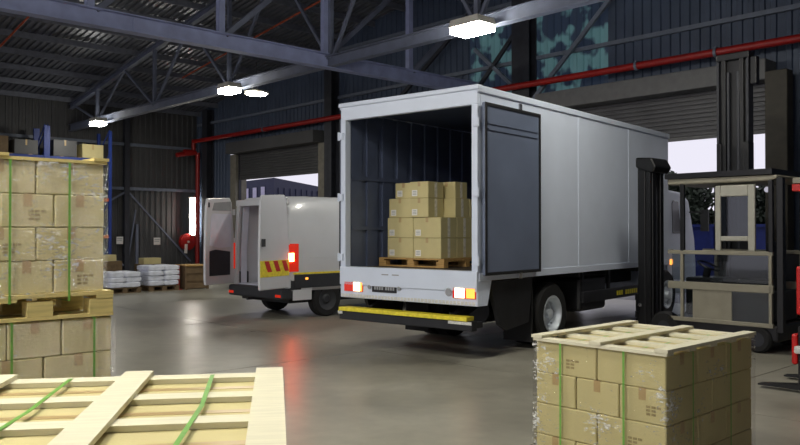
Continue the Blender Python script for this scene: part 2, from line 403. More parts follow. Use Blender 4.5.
# roller shutter doors
def shutter(n, u0, u1, label_jamb):
    d = structure(put(bpy.data.objects.new('door_%d' % n, None), 0, 0)); COL.objects.link(d)
    m_ = MB(); z = 3.86; vs = []; pts = []
    while z < DH:
        pts += [(-.10, z), (-.135, z+.015), (-.135, z+.065), (-.10, z+.08)]; z += .1
    for (y, zz) in pts: vs += [(u0, y, zz), (u1, y, zz)]
    m_.add(vs, [(2*i, 2*i+1, 2*i+3, 2*i+2) for i in range(len(pts)-1)])
    m_.build('shutter_curtain', 'shutter' if n == 2 else 'wall_dark', d)
    MB().box(u0, u1, -.15, -.08, 3.78, 3.86).build('bottom_bar', 'housing' if n == 2 else 'wall_dark', d)
    MB().box(u0-.25, u1+.12, -.62, -.04, 4.84, 5.28).build('roll_housing', 'housing' if n == 2 else 'wall_dark', d, bevel=.02)
    for a, b in ((u0-.42, u0), (u1, u1+.42)):
        MB().box(a, b, -.3, .22, 0, 4.83).build('jamb', 'jamb' if n == 1 else 'jamb_brown', d, bevel=.015)
        g = b if a < u0 else a
        MB().box(g-.04, g+.04, -.17, -.05, 0, 4.83).build('guide_rail', 'steel_dark', d)
shutter(1, *D1, ''); shutter(2, *D2, '')
MB().box(11.65, 12.1, -.62, -.3, 0, 5.0).build('trim_1', 'jamb_brown', bevel=.02)
structure(put(bpy.data.objects['trim_1'], 0, 0))

# ------------------------------------------------------------------ ceiling lamps
def lamp(u, v, z, label, a=.62, b=.42, rot=0, glow='lamp_glow', hang=.34):
    t = put(thing('ceiling_lamp', label, 'lamp', group='hanging ceiling lamps'), u, v, z, rot)
    MB().prism([(-a/2,.06),(a/2,.06),(a/2-.05,.2),(-a/2+.05,.2)], 'y', -b/2, b/2).build('casing', 'lamp_case', t, bevel=.01)
    MB().box(-a/2+.03,a/2-.03,-b/2+.02,b/2-.02,-.06,.058).build('diffuser', glow, t)
    MB().cyl((-.15,0,.19),(-.15,0,hang),.012,6).cyl((.15,0,.19),(.15,0,hang),.012,6).build('hanger', 'steel_dark', t)
LZ = ZB-.1
lamp(-9.3, 5.98, LZ, 'small glowing lamp furthest left under the lamp truss')
lamp(-.4, 5.98, LZ, 'glowing rectangular lamp under the truss above the white van')
lamp(8.4, 6.0, LZ, 'large glowing lamp directly above the truck box', .78, .5)
lamp(13.4, 7.6, LZ, 'ceiling lamp hanging high in front of the forklift', .78, .5, hang=4.6)
lamp(13.6, 14.2, LZ, 'unseen fill lamp added over the gap between the foreground stacks', 1.0, .6, hang=4.6)  # extra out-of-view lamp, added to brighten the near floor and truck rear
for u, l in ((6.0,'left'), (14.8,'right')): lamp(u, 17.7, LZ, 'ceiling lamp hung %s on the truss over the viewer' % l, 1.0, .6, glow='lamp_glow_big')
t = put(thing('dome_lamp', 'round disc lamp hanging just right of the lamp above the van', 'lamp'), -.75, 4.9, 5.62)
MB().lathe_x((0,0,0), [(0,.001),(.0,.34),(.05,.34),(.12,.12),(.12,.001)], 20).build('shade', 'lamp_case', t, smooth=True).rotation_euler = (0, -math.pi/2, 0)
MB().cyl((0,0,-.01),(0,0,-.03),.28,20).build('diffuser', 'lamp_glow', t)
MB().cyl((0,0,.1),(0,0,.9),.012,6).build('hanger', 'steel_dark', t)
# tube lamp in the corner
t = put(thing('tube_lamp', 'bright vertical tube lamp beside the red riser in the corner', 'lamp'), -12.72, .42, 1.55)
MB().box(-.12,-.06,-.14,.14,-.05,1.65).build('back_plate', 'lamp_case', t)
MB().cyl((0,0,0),(0,0,1.6),.07,12).build('tube', 'tube_glow', t, smooth=True)
MB().cyl((0,0,-.05),(0,0,0),.085,12).cyl((0,0,1.6),(0,0,1.65),.085,12).build('end_cap', 'lamp_case', t)

# ================================================================== THE BOX TRUCK (x right, y forward, origin mid rear on the floor)
TL = Vector((math.cos(TY)*-1.21 + 1.01, math.sin(TY)*1.21 + 10.01, 0))
trk = thing('box_truck', 'white box truck with open cargo doors parked in the middle of the hall', 'truck', TL, -TY)
HW, LB, Z0, Z1, ZF = 1.21, 6.55, 1.06, 3.52, 1.17
def tb(m_, name, mt, **k): return m_.build(name, mt, trk, **k)
def disc(parent, name, mt, x, y, z, r, d=.02):
    return MB().cyl((x, y, z), (x, y-d, z), r, 18).build(name, mt, parent, smooth=True)
# box walls
for s in (-1, 1):
    m_ = MB(); x1, x0 = s*HW, s*(HW-.04); n = 0
    m_.box(min(x0,x1), max(x0,x1), .05, LB, Z0+.09, Z1)
    tb(m_, 'side_wall', 'white_paint')
    MB().box(*(sorted((s*(HW-.05), s*(HW+.012)))), 0, LB+.02, Z0, Z0+.10).build('bottom_rail', 'white_paint', trk, bevel=.006)
    MB().box(*(sorted((s*(HW-.05), s*(HW+.025)))), -.03, LB+.03, Z1-.03, Z1+.06).build('roof_rail', 'white_paint', trk, bevel=.012)
    for y in (2.8, 4.7): MB().box(*(sorted((s*HW, s*(HW+.006)))), y-.03, y+.03, Z0+.1, Z1-.04).build('panel_joint', 'white_paint', trk)
    m_ = MB()                                       # ribbed liner inside
    y = .12
    while y < LB-.12:
        m_.box(*(sorted((s*(HW-.045), s*(HW-.075)))), y, y+.24, ZF, Z1-.06); y += .36
    tb(m_, 'side_liner', 'truck_inside')
    MB().box(*(sorted((s*(HW-.041), s*(HW-.046)))), .06, LB-.06, ZF, Z1-.06).build('liner_backing', 'truck_inside', trk)
for s in (-1, 1):
    for z in (1.75, 2.5): tb(MB().box(*sorted((s*(HW-.075), s*(HW-.09))), .12, LB-.1, z-.03, z+.03), 'load_rail', 'truck_inside')
tb(MB().box(-HW+.04, HW-.04, .05, LB, Z1-.01, Z1+.05), 'roof', 'white_paint')
tb(MB().box(-HW+.045, HW-.045, .06, LB-.05, Z1-.035, Z1-.012), 'roof_liner', 'truck_inside')
tb(MB().box(-HW+.045, HW-.045, .02, LB-.04, Z0+.02, ZF), 'cargo_floor', 'truck_floor')
tb(MB().box(-HW+.04, HW-.04, LB-.04, LB, Z0, Z1), 'front_wall', 'white_paint')
m_ = MB(); x = -HW+.08
while x < HW-.2: m_.box(x, x+.2, LB-.085, LB-.05, ZF, Z1-.05); x += .3
tb(m_, 'front_liner', 'truck_inside')
# rear portal
tb(MB().box(-HW, HW, -.03, .05, 3.33, Z1+.055), 'rear_header', 'white_paint', bevel=.012)
tb(MB().box(-HW-.03, HW+.03, -.055, .06, Z1+.0, Z1+.065), 'rear_cornice', 'white_paint', bevel=.015)
for s in (-1, 1):
    a, b = sorted((s*HW, s*(HW-.095)))
    tb(MB().box(a, b, -.03, .09, ZF-.1, 3.34), 'rear_post', 'white_paint', bevel=.012)
    for z in (3.1, 2.2, 1.32):
        tb(MB().box(*sorted((s*(HW+.028), s*(HW-.06))), -.055, -.028, z-.05, z+.05).cyl((s*(HW+.02),-.05,z-.06),(s*(HW+.02),-.05,z+.06),.018,8), 'hinge', 'white_paint')
sill = tb(MB().box(-HW, HW, -.05, .10, .92, 1.185), 'rear_sill', 'white_paint', bevel=.01)
bump = tb(MB().box(-HW, HW, -.03, .06, .735, .925), 'rear_bumper', 'white_paint', bevel=.008)
for k in range(40):
    x = -HW+.02+k*.0595
    MB().box(x, x+.045, -.035, -.028, .745, .79).build('reflector', 'reflector_white', bump)
for s in (-1, 1): tb(MB().prism([(.06,1.06),(.30,1.06),(.2,.735),(.06,.735)], 'x', *sorted((s*HW, s*(HW-.03)))), 'corner_panel', 'white_paint')
for x in (-.33, -.14): MB().box(x-.06, x+.06, -.056, -.05, 1.085, 1.10).build('scuff_plate', 'plate_grey', sill)
# rear lights
L = tb(MB().box(-1.12,-.76,-.05,-.03,.83,.97), 'tail_light', 'red_lens', bevel=.006)
MB().box(-.93,-.80,-.056,-.05,.838,.962).build('lit_lens', 'white_glow', L); MB().box(-.80,-.765,-.056,-.05,.838,.962).build('amber_lens', 'amber_glow', L)
L = tb(MB().box(.83,1.19,-.05,-.03,.83,.97), 'tail_light', 'red_lens', bevel=.006)
MB().box(.87,1.02,-.056,-.05,.838,.962).build('lit_lens', 'white_glow', L); MB().box(1.05,1.18,-.056,-.05,.838,.962).build('amber_lens', 'amber_glow', L)
disc(trk, 'reversing_lamp', 'chrome', .765, -.03, .905, .055); disc(trk, 'lamp_glass', 'plate_grey', .765, -.05, .905, .043, .006)
P = tb(MB().box(-.58,-.13,-.045,-.03,.84,.975), 'number_plate', 'plate_black', bevel=.004)
x = -.535
for k in range(8):
    MB().box(x, x+.03, -.048, -.045, .875, .94).box(x+.008, x+.022, -.0485, -.048, .89, .925).build('plate_glyph', 'plate_grey', P); x += .045 if k != 3 else .07
for x in (-.63, -.08): disc(trk, 'plate_lamp', 'plate_grey', x, -.03, .908, .03)
# open rear door folded flat against the right side (and its twin on the left)
for s in (-1, 1):
    a, b = sorted((s*(HW+.03), s*(HW+.075)))
    D = tb(MB().box(a, b, .03, 1.45, 1.13, 3.36), 'cargo_door', 'door_grey', bevel=.01)
    c0, c1 = sorted((s*(HW+.075), s*(HW+.088)))
    for q in ((.03,1.45,3.32,3.36),(.03,1.45,1.13,1.17),(.03,.07,1.17,3.32),(1.41,1.45,1.17,3.32)):
        MB().box(c0, c1, *q).build('door_seal', 'black_steel', D)
    for zz in (3.1, 3.02): MB().box(c0, c1, .1, 1.38, zz-.012, zz+.012).build('door_rib', 'door_grey', D)
    for zz in (1.1, 3.4): MB().box(c0, c1, .86, .94, zz-.04, zz+.04).build('door_catch', 'chrome', D)
# chassis, tail lift, wheels
for s in (-1, 1):
    tb(MB().box(*sorted((s*.42, s*.34)), .2, 8.0, .72, .98), 'chassis_rail', 'black_steel')
for y in (.4, 1.3, 2.9, 4.0, 5.3, 6.3): tb(MB().box(-HW+.05, HW-.05, y-.04, y+.04, .98, 1.06), 'cross_member', 'black_steel')
lift = tb(MB().box(-1.17, 1.17, -.10, .02, .42, .545).box(-1.13, 1.13, .02, .22, .44, .52), 'tail_lift', 'black_steel', bevel=.01)
MB().box(-1.16, 1.10, -.125, .05, .546, .60).build('yellow_edge', 'yellow_paint', lift, bevel=.005)
for a, b in ((.80, 1.165), (-1.19, -1.10)): MB().box(a, b, -.108, -.101, .50, .54).build('end_plate', 'reflector_white', lift)
for x in (-.75, .75): MB().bar((x, .1, .55), (x, .9, .8), .08, .12).build('lift_arm', 'black_steel', lift)
for s in (-1, 1):
    a, b = sorted((s*(HW-.03), s*(HW-.09)))
    tb(MB().prism([(.30,1.04),(1.42,1.04),(1.36,.72),(1.3,.42),(.72,.36),(.55,.45)], 'x', a, b), 'mud_guard', 'black_steel')
    tb(MB().box(*sorted((s*(HW-.52), s*(HW-.05))), 1.42, 1.45, .12, .9), 'mud_flap', 'rubber')
def wheel(x, y, s, r=.47, wd=.27, dual=False, rr=.265):
    c = (x, y, r)
    W = MB().lathe_x(c, [(-wd, rr), (-wd, r-.04), (-wd+.04, r), (-.04, r), (0, r-.04), (0, rr+.02), (-.02, rr)], 32, s).build('tyre', 'rubber', trk, smooth=True)
    dish = .13 if dual else .05
    MB().lathe_x(c, [(-.02, rr), (.005, rr+.012), (.005, rr-.012), (-.03, rr-.03), (-dish, rr-.06), (-dish-.01, .16), (-dish+.03, .14), (-dish+.03, .08), (-dish+.10, .07), (-dish+.11, .0)], 32, s).build('rim', 'rim_silver', W, smooth=True)
    for k in range(8):
        t = 2*math.pi*k/8; p = (x+s*(-dish+.01), y+.2*math.cos(t), r+.2*math.sin(t))
        MB().cyl(p, (p[0]+s*.03, p[1], p[2]), .016, 6).build('wheel_nut', 'rim_silver', W)
    return W
for s in (-1, 1):
    wheel(s*(HW-.06), 2.06, s, dual=True); wheel(s*(HW-.37), 2.06, s, dual=True); wheel(s*(HW-.1), 6.75, s)
tb(MB().cyl((-.9,2.06,.47),(.9,2.06,.47),.09,12).cyl((0,1.8,.47),(0,2.35,.47),.2,14), 'axle', 'black_steel', smooth=True)
tb(MB().box(.45, HW-.08, 3.0, 3.95, .42, .95), 'fuel_tank', 'black_steel', bevel=.06)
g = tb(MB().box(HW-.09, HW-.03, 3.0, 6.1, .56, .74), 'side_guard', 'black_steel', bevel=.01)
tb(MB().box(-HW+.03, -HW+.09, 3.0, 6.1, .56, .74), 'side_guard', 'black_steel', bevel=.01)
y = 4.25
for k in range(10):
    if k != 3: MB().box(HW-.03, HW-.026, y, y+.065, .61, .69).build('guard_lettering', 'yellow_paint', g)
    y += .088
for y in (3.1, 4.1, 6.0): tb(MB().box(HW-.14, HW-.09, y-.03, y+.03, .56, 1.06), 'guard_bracket', 'black_steel')
# cab
cabp = [(6.62,.62),(6.62,2.42),(6.75,2.54),(7.75,2.5),(8.15,2.35),(8.5,1.55),(8.58,.95),(8.58,.45),(8.1,.4),(7.28,.45),(7.2,.8),(6.98,1.0),(6.62,1.0)]
C = tb(MB().prism(cabp, 'x', -1.05, 1.05), 'cab', 'white_paint', bevel=.05)
for s in (-1, 1):
    a, b = sorted((s*1.052, s*1.06))
    MB().prism([(7.2,1.66),(7.16,2.26),(7.22,2.32),(7.5,2.3),(7.66,1.66)], 'x', a, b).build('side_window', 'plate_black', C)
    MB().prism([(6.9,.8),(6.9,1.55),(8.25,1.55),(8.2,.8)], 'x', a, b).build('door_skin', 'white_paint', C)
    MB().box(*sorted((s*1.06, s*1.09)), 7.0, 7.14, 1.3, 1.34).build('door_handle', 'dark_trim', C)
    MB().box(*sorted((s*1.055, s*1.08)), 7.02, 7.14, 1.04, 1.14).build('side_indicator', 'amber_glow', C)
    MB().bar((s*1.05,8.15,2.1),(s*1.32,8.3,2.1),.03,.03).box(*sorted((s*1.24, s*1.4)), 8.28, 8.34, 1.7, 2.15).build('mirror', 'dark_trim', C)
MB().add([(-.95,8.19,2.32),(.95,8.19,2.32),(.95,8.515,1.6),(-.95,8.515,1.6)],[(0,1,2,3)]).build('windscreen', 'plate_black', C, solid=.01)

# ------------------------------------------------------------------ cargo in the truck
def tw(x, y, z):                                   # truck frame to world
    return Vector((TL.x + x*math.cos(TY) + y*math.sin(TY), TL.y - x*math.sin(TY) + y*math.cos(TY), z))
CM = {}
def carton_mesh(a, b, c, m='carton'):
    k = (round(a,3), round(b,3), round(c,3), m)
    if k not in CM:
        bm = bmesh.new(); bmesh.ops.create_cube(bm, size=1)
        for v in bm.verts: v.co = Vector((v.co.x*a, v.co.y*b, (v.co.z+.5)*c))
        bmesh.ops.bevel(bm, geom=list(bm.edges), offset=.006, segments=1, affect='EDGES')
        me = bpy.data.meshes.new('carton'); bm.to_mesh(me); bm.free(); me.materials.append(MATS[m]); CM[k] = me
    return CM[k]
def carton(loc, rotz, dims, label, group, tape='x', mark=None, sticker=None, side_tape=None):
    a, b, c = dims
    o = inst('carton', carton_mesh(a, b, c), None, loc, rotz); tag(o, label, 'box', group)
    ta = ('t', round(a,3), round(b,3), round(c,3), tape)
    if ta not in CM:
        m_ = MB(); e = .0012
        if tape == 'x':
            m_.box(-a/2-e, a/2+e, -.024, .024, c, c+e)
            for s in (-1, 1): m_.box(*sorted((s*a/2, s*(a/2+e))), -.024, .024, c-.07, c+e)
        else:
            m_.box(-.024, .024, -b/2-e, b/2+e, c, c+e)
            for s in (-1, 1): m_.box(-.024, .024, *sorted((s*b/2, s*(b/2+e))), c-.07, c+e)
        CM[ta] = mk(m_, 'tape')
    inst('tape', CM[ta], o)
    if side_tape:                                 # pale strip down the +x face
        k = ('s', round(a,3), round(c,3))
        if k not in CM: CM[k] = mk(MB().box(a/2, a/2+.0015, -.03, .03, .01, c-.005), 'tape_pale')
        inst('seam_tape', CM[k], o)
    if sticker:                                   # white address label on the -y face
        k = ('k', round(a,3), round(b,3), round(c,3))
        if k not in CM: CM[k] = mk(MB().box(-a/2+.04, -a/2+.14, -b/2-.0015, -b/2, .03, .12), 'sticker')
        st = inst('address_label', CM[k], o)
        k = ('kl',)+k
        if k not in CM:
            m_ = MB()
            for q in range(3): m_.box(-a/2+.055, -a/2+.125, -b/2-.002, -b/2-.0015, .05+q*.022, .058+q*.022)
            CM[k] = mk(m_, 'plate_grey')
        inst('label_print', CM[k], st)
    if mark:                                      # small printed shipping marks on one face
        face, x, z = mark; m_ = MB(); e = .0015
        for q in range(3):
            for r_ in range(2 if q else 3):
                x0 = x+r_*.034; z0 = z-q*.022
                if face == '-y': m_.box(x0, x0+.027, -b/2-e, -b/2, z0, z0+.014)
                elif face == '+x': m_.box(a/2, a/2+e, x0, x0+.027, z0, z0+.014)
        m_.build('printed_mark', 'carton_print', o)
    return o

def pallet(root_name, label, cat, M, a, b, mt, group=None, nb=5, h=.144, nblk=3):
    """block pallet, a along x, b along y, origin at the middle of its underside"""
    t = thing(root_name, label, cat, M[0], M[1], group)
    bl = mk(MB().box(-.07,.07,-.05,.05,.022,h-.044), mt)
    for x in [-a/2+.072+q*(a-.144)/(nblk-1) for q in range(nblk)]:
        for y in (-b/2+.052, 0, b/2-.052): inst('block', bl, t, (x, y, 0))
    bt = mk(MB().box(-a/2,a/2,-.05,.05,0,.021), mt)
    for y in (-b/2+.052, 0, b/2-.052): inst('bottom_board', bt, t, (0, y, 0))
    st = mk(MB().box(-.05,.05,-b/2,b/2,h-.043,h-.0225), mt)
    for x in (-a/2+.052, 0, a/2-.052): inst('stringer_board', st, t, (x, 0, 0))
    wd = b/nb-.03; tp = mk(MB().box(-a/2,a/2,-wd/2,wd/2,h-.022,h), mt)
    for k in range(nb): inst('deck_board', tp, t, (0, -b/2+wd/2+k*(b-wd)/(nb-1), 0))
    return t

PZ = ZF+.002
pallet('pallet', 'wooden pallet loaded with cartons inside the truck', 'pallet', (tw(-.46, 1.28, PZ), -TY), 1.24, 1.2, 'pallet_brown', nb=5, h=.13)
GT = 'cartons stacked inside the truck'
def tc(x0, x1, y0, y1, z0, h, label, sticker=True, side=True):
    carton(tw((x0+x1)/2, (y0+y1)/2, z0), -TY, (x1-x0-.006, y1-y0-.006, h-.003), 'brown carton in the truck, ' + label, GT, 'y', None, sticker, side)
z = PZ+.131
for k, nm in enumerate(('bottom layer', 'second layer up')):
    for i, (x0, x1, p) in enumerate(((-.945,-.44,'left'), (-.44,.075,'right'))):
        for j, (y0, y1, q) in enumerate(((.72,1.12,'front'), (1.12,1.52,'middle'), (1.52,1.86,'rear'))):
            tc(x0, x1, y0, y1, z+k*.302, .302, '%s, %s row, %s side' % (nm, q, p), j == 0, True)
z3 = z+.604
tc(-.93,-.50,.74,1.14,z3,.29,'third layer, front left with a label'); tc(-.49,-.14,.70,1.08,z3,.285,'third layer, small one at front right')
tc(-.93,-.42,1.15,1.55,z3,.29,'third layer, middle left',False); tc(-.41,.06,1.10,1.46,z3,.29,'third layer, middle right',False); tc(-.41,.06,1.48,1.84,z3,.285,'third layer, rear right',False)
tc(-.49,-.14,.70,1.08,z3+.285,.245,'top layer, small one at front right'); tc(-.84,-.52,.78,1.12,z3+.29,.235,'top layer, front left with a label')
tc(-.80,-.36,1.16,1.54,z3+.29,.25,'top layer, at the back behind the two front ones',False); tc(-.33,-.0,1.18,1.5,z3+.29,.25,'top layer, at the back right',False)

# ================================================================== THE VAN (x right, y forward, origin mid rear on the floor)
VO = bw(4.86, 8.40)
van = thing('delivery_van', 'white panel van with both rear doors open beside the truck', 'van', VO, -BY)
def vb(m_, name, mt, **k): return m_.build(name, mt, van, **k)
ST = [(0,2.36,.80,.985,.60),(.06,2.39,.81,.99,.56),(.6,2.41,.82,.99,.54),(2.6,2.41,.82,.99,.54),(3.7,2.38,.80,.99,.54),(4.15,2.30,.76,.985,.54),(4.75,1.62,.80,.96,.52),(5.35,1.30,.76,.9,.48),(5.55,.95,.74,.84,.46)]
def section(st):
    y, zr, hr, hb, zb = st; belt = min(1.25, zr-.25)
    half = [(hb-.02, zb), (hb, zb+.25), (hb, belt), ((hb+hr)/2+.045, (belt+zr)/2+.12), (hr+.04, zr-.14), (hr-.05, zr-.045), (hr-.2, zr-.008), (0, zr)]
    return [(x, y, z) for x, z in half] + [(-x, y, z) for x, z in reversed(half[:-1])]
m_ = MB(); secs = [section(s) for s in ST]; n = len(secs[0])
for s_ in secs: m_.v += s_
for i in range(len(secs)-1):
    for j in range(n-1): m_.f.append((i*n+j, i*n+j+1, (i+1)*n+j+1, (i+1)*n+j))
m_.f.append(tuple((len(secs)-1)*n+j for j in range(n)))
body = vb(m_, 'body_shell', 'van_white', smooth=True, solid=.035)
for s in (-1, 1):
    MB().box(*sorted((s*.985, s*1.0)), .12, 3.9, .60, .86).build('side_moulding', 'dark_trim', body, bevel=.01)
    MB().box(*sorted((s*.99, s*1.002)), .1, 3.9, .865, .90).build('yellow_stripe', 'yellow_paint', body)
    MB().box(*sorted((s*.90, s*.985)), 0.0, .30, .56, .86).build('corner_moulding', 'dark_trim', body, bevel=.02)
    for q in ((.5,2.05,1.18,1.21),(.5,2.05,1.98,2.01),(2.2,3.6,1.18,1.21),(2.2,3.6,1.98,2.01)):
        MB().box(*sorted((s*(.955 if q[2] < 1.5 else .89), s*(.993 if q[2] < 1.5 else .925))), *q).build('panel_crease', 'van_white', body, bevel=.006)
    MB().prism([(4.3,1.45),(4.3,2.0),(4.45,1.98),(4.8,1.5)], 'x', *sorted((s*.84, s*.965))).build('side_window', 'plate_black', body)
    MB().box(*(sorted((s*.85, s*1.004)) + [-.05, .22] if s > 0 else (-1.0, -.93, -.05, .05)), .92, 1.46).build('tail_light', 'red_lens', body, bevel=.01)
    if s == 1: MB().box(.92, 1.012, -.058, .10, 1.12, 1.28).build('lit_lens', 'red_glow', body)
    else: MB().box(-.985, -.945, -.058, .02, 1.0, 1.2).build('lit_lens', 'red_dim', body)
    MB().box(*sorted((s*.99, s*1.01)), .38, .44, .76, .80).build('side_marker', 'amber_glow', body)
# rear frame, floor, lining, bulkhead
vb(MB().box(-.93,.93,-.01,.06,2.22,2.35), 'rear_header', 'van_white', bevel=.02)
for s in (-1, 1): vb(MB().prism([(s*.985,.6),(s*.99,1.3),(s*.87,2.3),(s*.79,2.3),(s*.87,1.3),(s*.87,.6)], 'y', -.02, .05), 'rear_pillar', 'van_white', bevel=.01)
vb(MB().box(-.95,.95,.03,3.9,.55,.62), 'load_floor', 'van_inside')
vb(MB().box(-.9,.9,3.0,3.03,.62,2.3), 'bulkhead', 'van_inside')
for s in (-1, 1):
    m_ = MB(); y = .1
    while y < 2.9: m_.prism([(s*.93,.62),(s*.93,1.3),(s*.82,2.22),(s*.79,2.22),(s*.89,1.3),(s*.89,.62)], 'y', y, y+.14); y += .45
    vb(m_, 'wall_frame', 'van_inside')
for x in (-.5, -.1, .3, .65): vb(MB().box(x-.03,x+.03,2.95,3.0,.65,2.25), 'bulkhead_rib', 'van_inside')
bp = vb(MB().box(-.97,.97,-.16,.10,.38,.60), 'rear_bumper', 'dark_trim', bevel=.04)
for x in (-.85, .85): MB().box(x-.09,x+.09,-.165,-.158,.43,.48).build('bumper_reflector', 'red_lens', bp)
vb(MB().bar((-.1,-.25,.36),(-.1,.1,.36),.05,.05), 'tow_bar', 'black_steel')
vb(MB().box(-.85,.85,.1,5.3,.30,.5), 'underbody', 'black_steel')
for s in (-1, 1): vb(MB().box(*sorted((s*.96, s*.98)), .1, .55, .36, .60), 'lower_skirt', 'van_white', bevel=.01)
for s in (-1, 1): vb(MB().box(*sorted((s*.96, s*.98)), 1.35, 3.9, .36, .60), 'lower_skirt', 'van_white', bevel=.01)
for y in (.95, 4.6):
    for s in (-1, 1):
        c = (s*.97, y, .345)
        W = MB().lathe_x(c, [(-.23,.2),(-.23,.31),(-.2,.345),(-.03,.345),(0,.31),(0,.22),(-.02,.2)], 28, s).build('tyre', 'rubber', van, smooth=True)
        MB().lathe_x(c, [(-.02,.2),(.0,.215),(-.03,.18),(-.05,.1),(-.02,.07),(-.02,.0)], 28, s).build('rim', 'dark_trim', W, smooth=True)
        if y < 2: vb(MB().box(*sorted((s*.70, s*.985)), y-.42, y+.42, .55, .72), 'wheel_arch', 'black_steel', bevel=.1)
# rear doors, both swung out square
def vdoor(s):
    poly = [(0,.62),(-.90,.62),(-.92,.75),(-.92,1.4),(-.89,2.2),(-.85,2.36),(-.16,2.40),(-.10,2.3),(0,1.3)]
    o = MB().prism(poly, 'x', -.03, .03).build('rear_door', 'van_white', van, bevel=.02)
    o.location = (s*.985, -.02, 0); o.rotation_euler = (0, 0, R(20 if s > 0 else 20))
    ins = -.031 if s > 0 else .031; e = .004*(-1 if s > 0 else 1)
    a, b = sorted((ins, ins+e*3))
    MB().prism([(-.17,.80),(-.80,.80),(-.80,1.30),(-.62,1.33),(-.17,1.28)], 'x', a, b).build('lower_pocket', 'dark_trim', o)
    a, b = sorted((ins, ins+e*2))
    MB().prism([(-.13,1.38),(-.50,1.36),(-.80,1.42),(-.76,2.0),(-.70,2.06),(-.13,2.06)], 'x', a, b).build('inner_panel', 'van_inside', o)
    MB().prism([(-.14,2.12),(-.72,2.12),(-.66,2.28),(-.14,2.32)], 'x', a, b).build('upper_panel', 'plate_grey', o)
    MB().box(a, b, -.84, -.80, 2.18, 2.28).build('latch', 'dark_trim', o)
    ou = -ins; a, b = sorted((ou, ou - e*2))
    if s > 0:
        MB().box(a, b, -.92, -.02, .86, 1.16).build('marking_panel', 'yellow_paint', o)
        a2, b2 = sorted((ou-e*2, ou-e*3))
        for k in range(3):
            y = -.80+k*.27
            MB().prism([(y,1.15),(y+.13,1.15),(y+.23,.95),(y+.10,.95)], 'x', a2, b2).build('chevron', 'red_chevron', o)
        MB().box(*sorted((ou, ou+.035)), -.88, -.80, 1.42, 1.56).build('door_handle', 'dark_trim', o)
    for z in (.85, 1.5, 2.1): MB().cyl((0,.0,z-.06),(0,.0,z+.06),.03,10).build('hinge', 'van_white', o)
vdoor(-1); vdoor(1)

# ================================================================== STACKS OF CARTONS
LAY = ['top', 'second', 'third', 'fourth', 'fifth', 'sixth']
def strap_loop(name, label, group, place, pts, wd, axis):
    """ribbon round a stack; pts run in a plane, wd along axis"""
    m_ = MB(); t = .0015; A = Vector(axis)*wd/2; n = len(pts)
    vs = []
    for p in pts: vs += [Vector(p)-A, Vector(p)+A]
    m_.add(vs, [(2*i, 2*i+1, 2*((i+1) % n)+1, 2*((i+1) % n)) for i in range(n)])
    o = m_.build(name, 'strap', solid=t); o.location, o.rotation_euler = place[0], (0,0,place[1])
    tag(o, label, 'strap', group); return o
def film(place, a, b, z0, z1, label, rows=14, cols=18, amp=.006, over=0):
    """loose clear stretch film round the four sides"""
    rnd = random.Random(int(a*1000+z1*100)); m_ = MB(); ring = []
    g = .007
    per = [(-a/2-g+(a+2*g)*i/cols, -b/2-g) for i in range(cols)] + [(a/2+g, -b/2-g+(b+2*g)*i/cols) for i in range(cols)] + \
          [(a/2+g-(a+2*g)*i/cols, b/2+g) for i in range(cols)] + [(-a/2-g, b/2+g-(b+2*g)*i/cols) for i in range(cols)]
    n = len(per)
    for r_ in range(rows+1):
        for (x, y) in per:
            d = 1+rnd.uniform(0, amp)/max(a, b)*2
            m_.v.append((x*d, y*d, z0+(z1-z0)*r_/rows+rnd.uniform(-.01, .01)*(0 < r_ < rows)))
    for r_ in range(rows):
        for i in range(n): m_.f.append((r_*n+i, r_*n+(i+1) % n, (r_+1)*n+(i+1) % n, (r_+1)*n+i))
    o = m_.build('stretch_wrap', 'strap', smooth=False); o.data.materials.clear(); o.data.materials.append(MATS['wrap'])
    for p in o.data.polygons: p.use_smooth = True
    o.location, o.rotation_euler = place[0], (0,0,place[1]); tag(o, label, 'wrap'); return o
def lid(name, label, place, a, b, ncross, nslat, mt, cw=.1, sw=.09, t=.022, cdir='y'):
    """nailed pine top frame: slats along x below, cross boards along y on top"""
    T = thing(name, label, 'wooden frame', place[0], place[1], 'wooden lids on the carton stacks')
    s_ = mk(MB().box(-a/2+.01,a/2-.01,-sw/2,sw/2,0,t), mt); c_ = mk(MB().box(-cw/2,cw/2,-b/2,b/2,t+.0005,2*t), mt)
    for k in range(nslat): inst('slat', s_, T, (0, -b/2+sw/2+.006+k*(b-sw-.012)/(nslat-1), 0))
    for k in range(ncross): inst('cross_board', c_, T, (-a/2+cw/2+k*(a-cw)/(ncross-1), 0, 0))
    return T
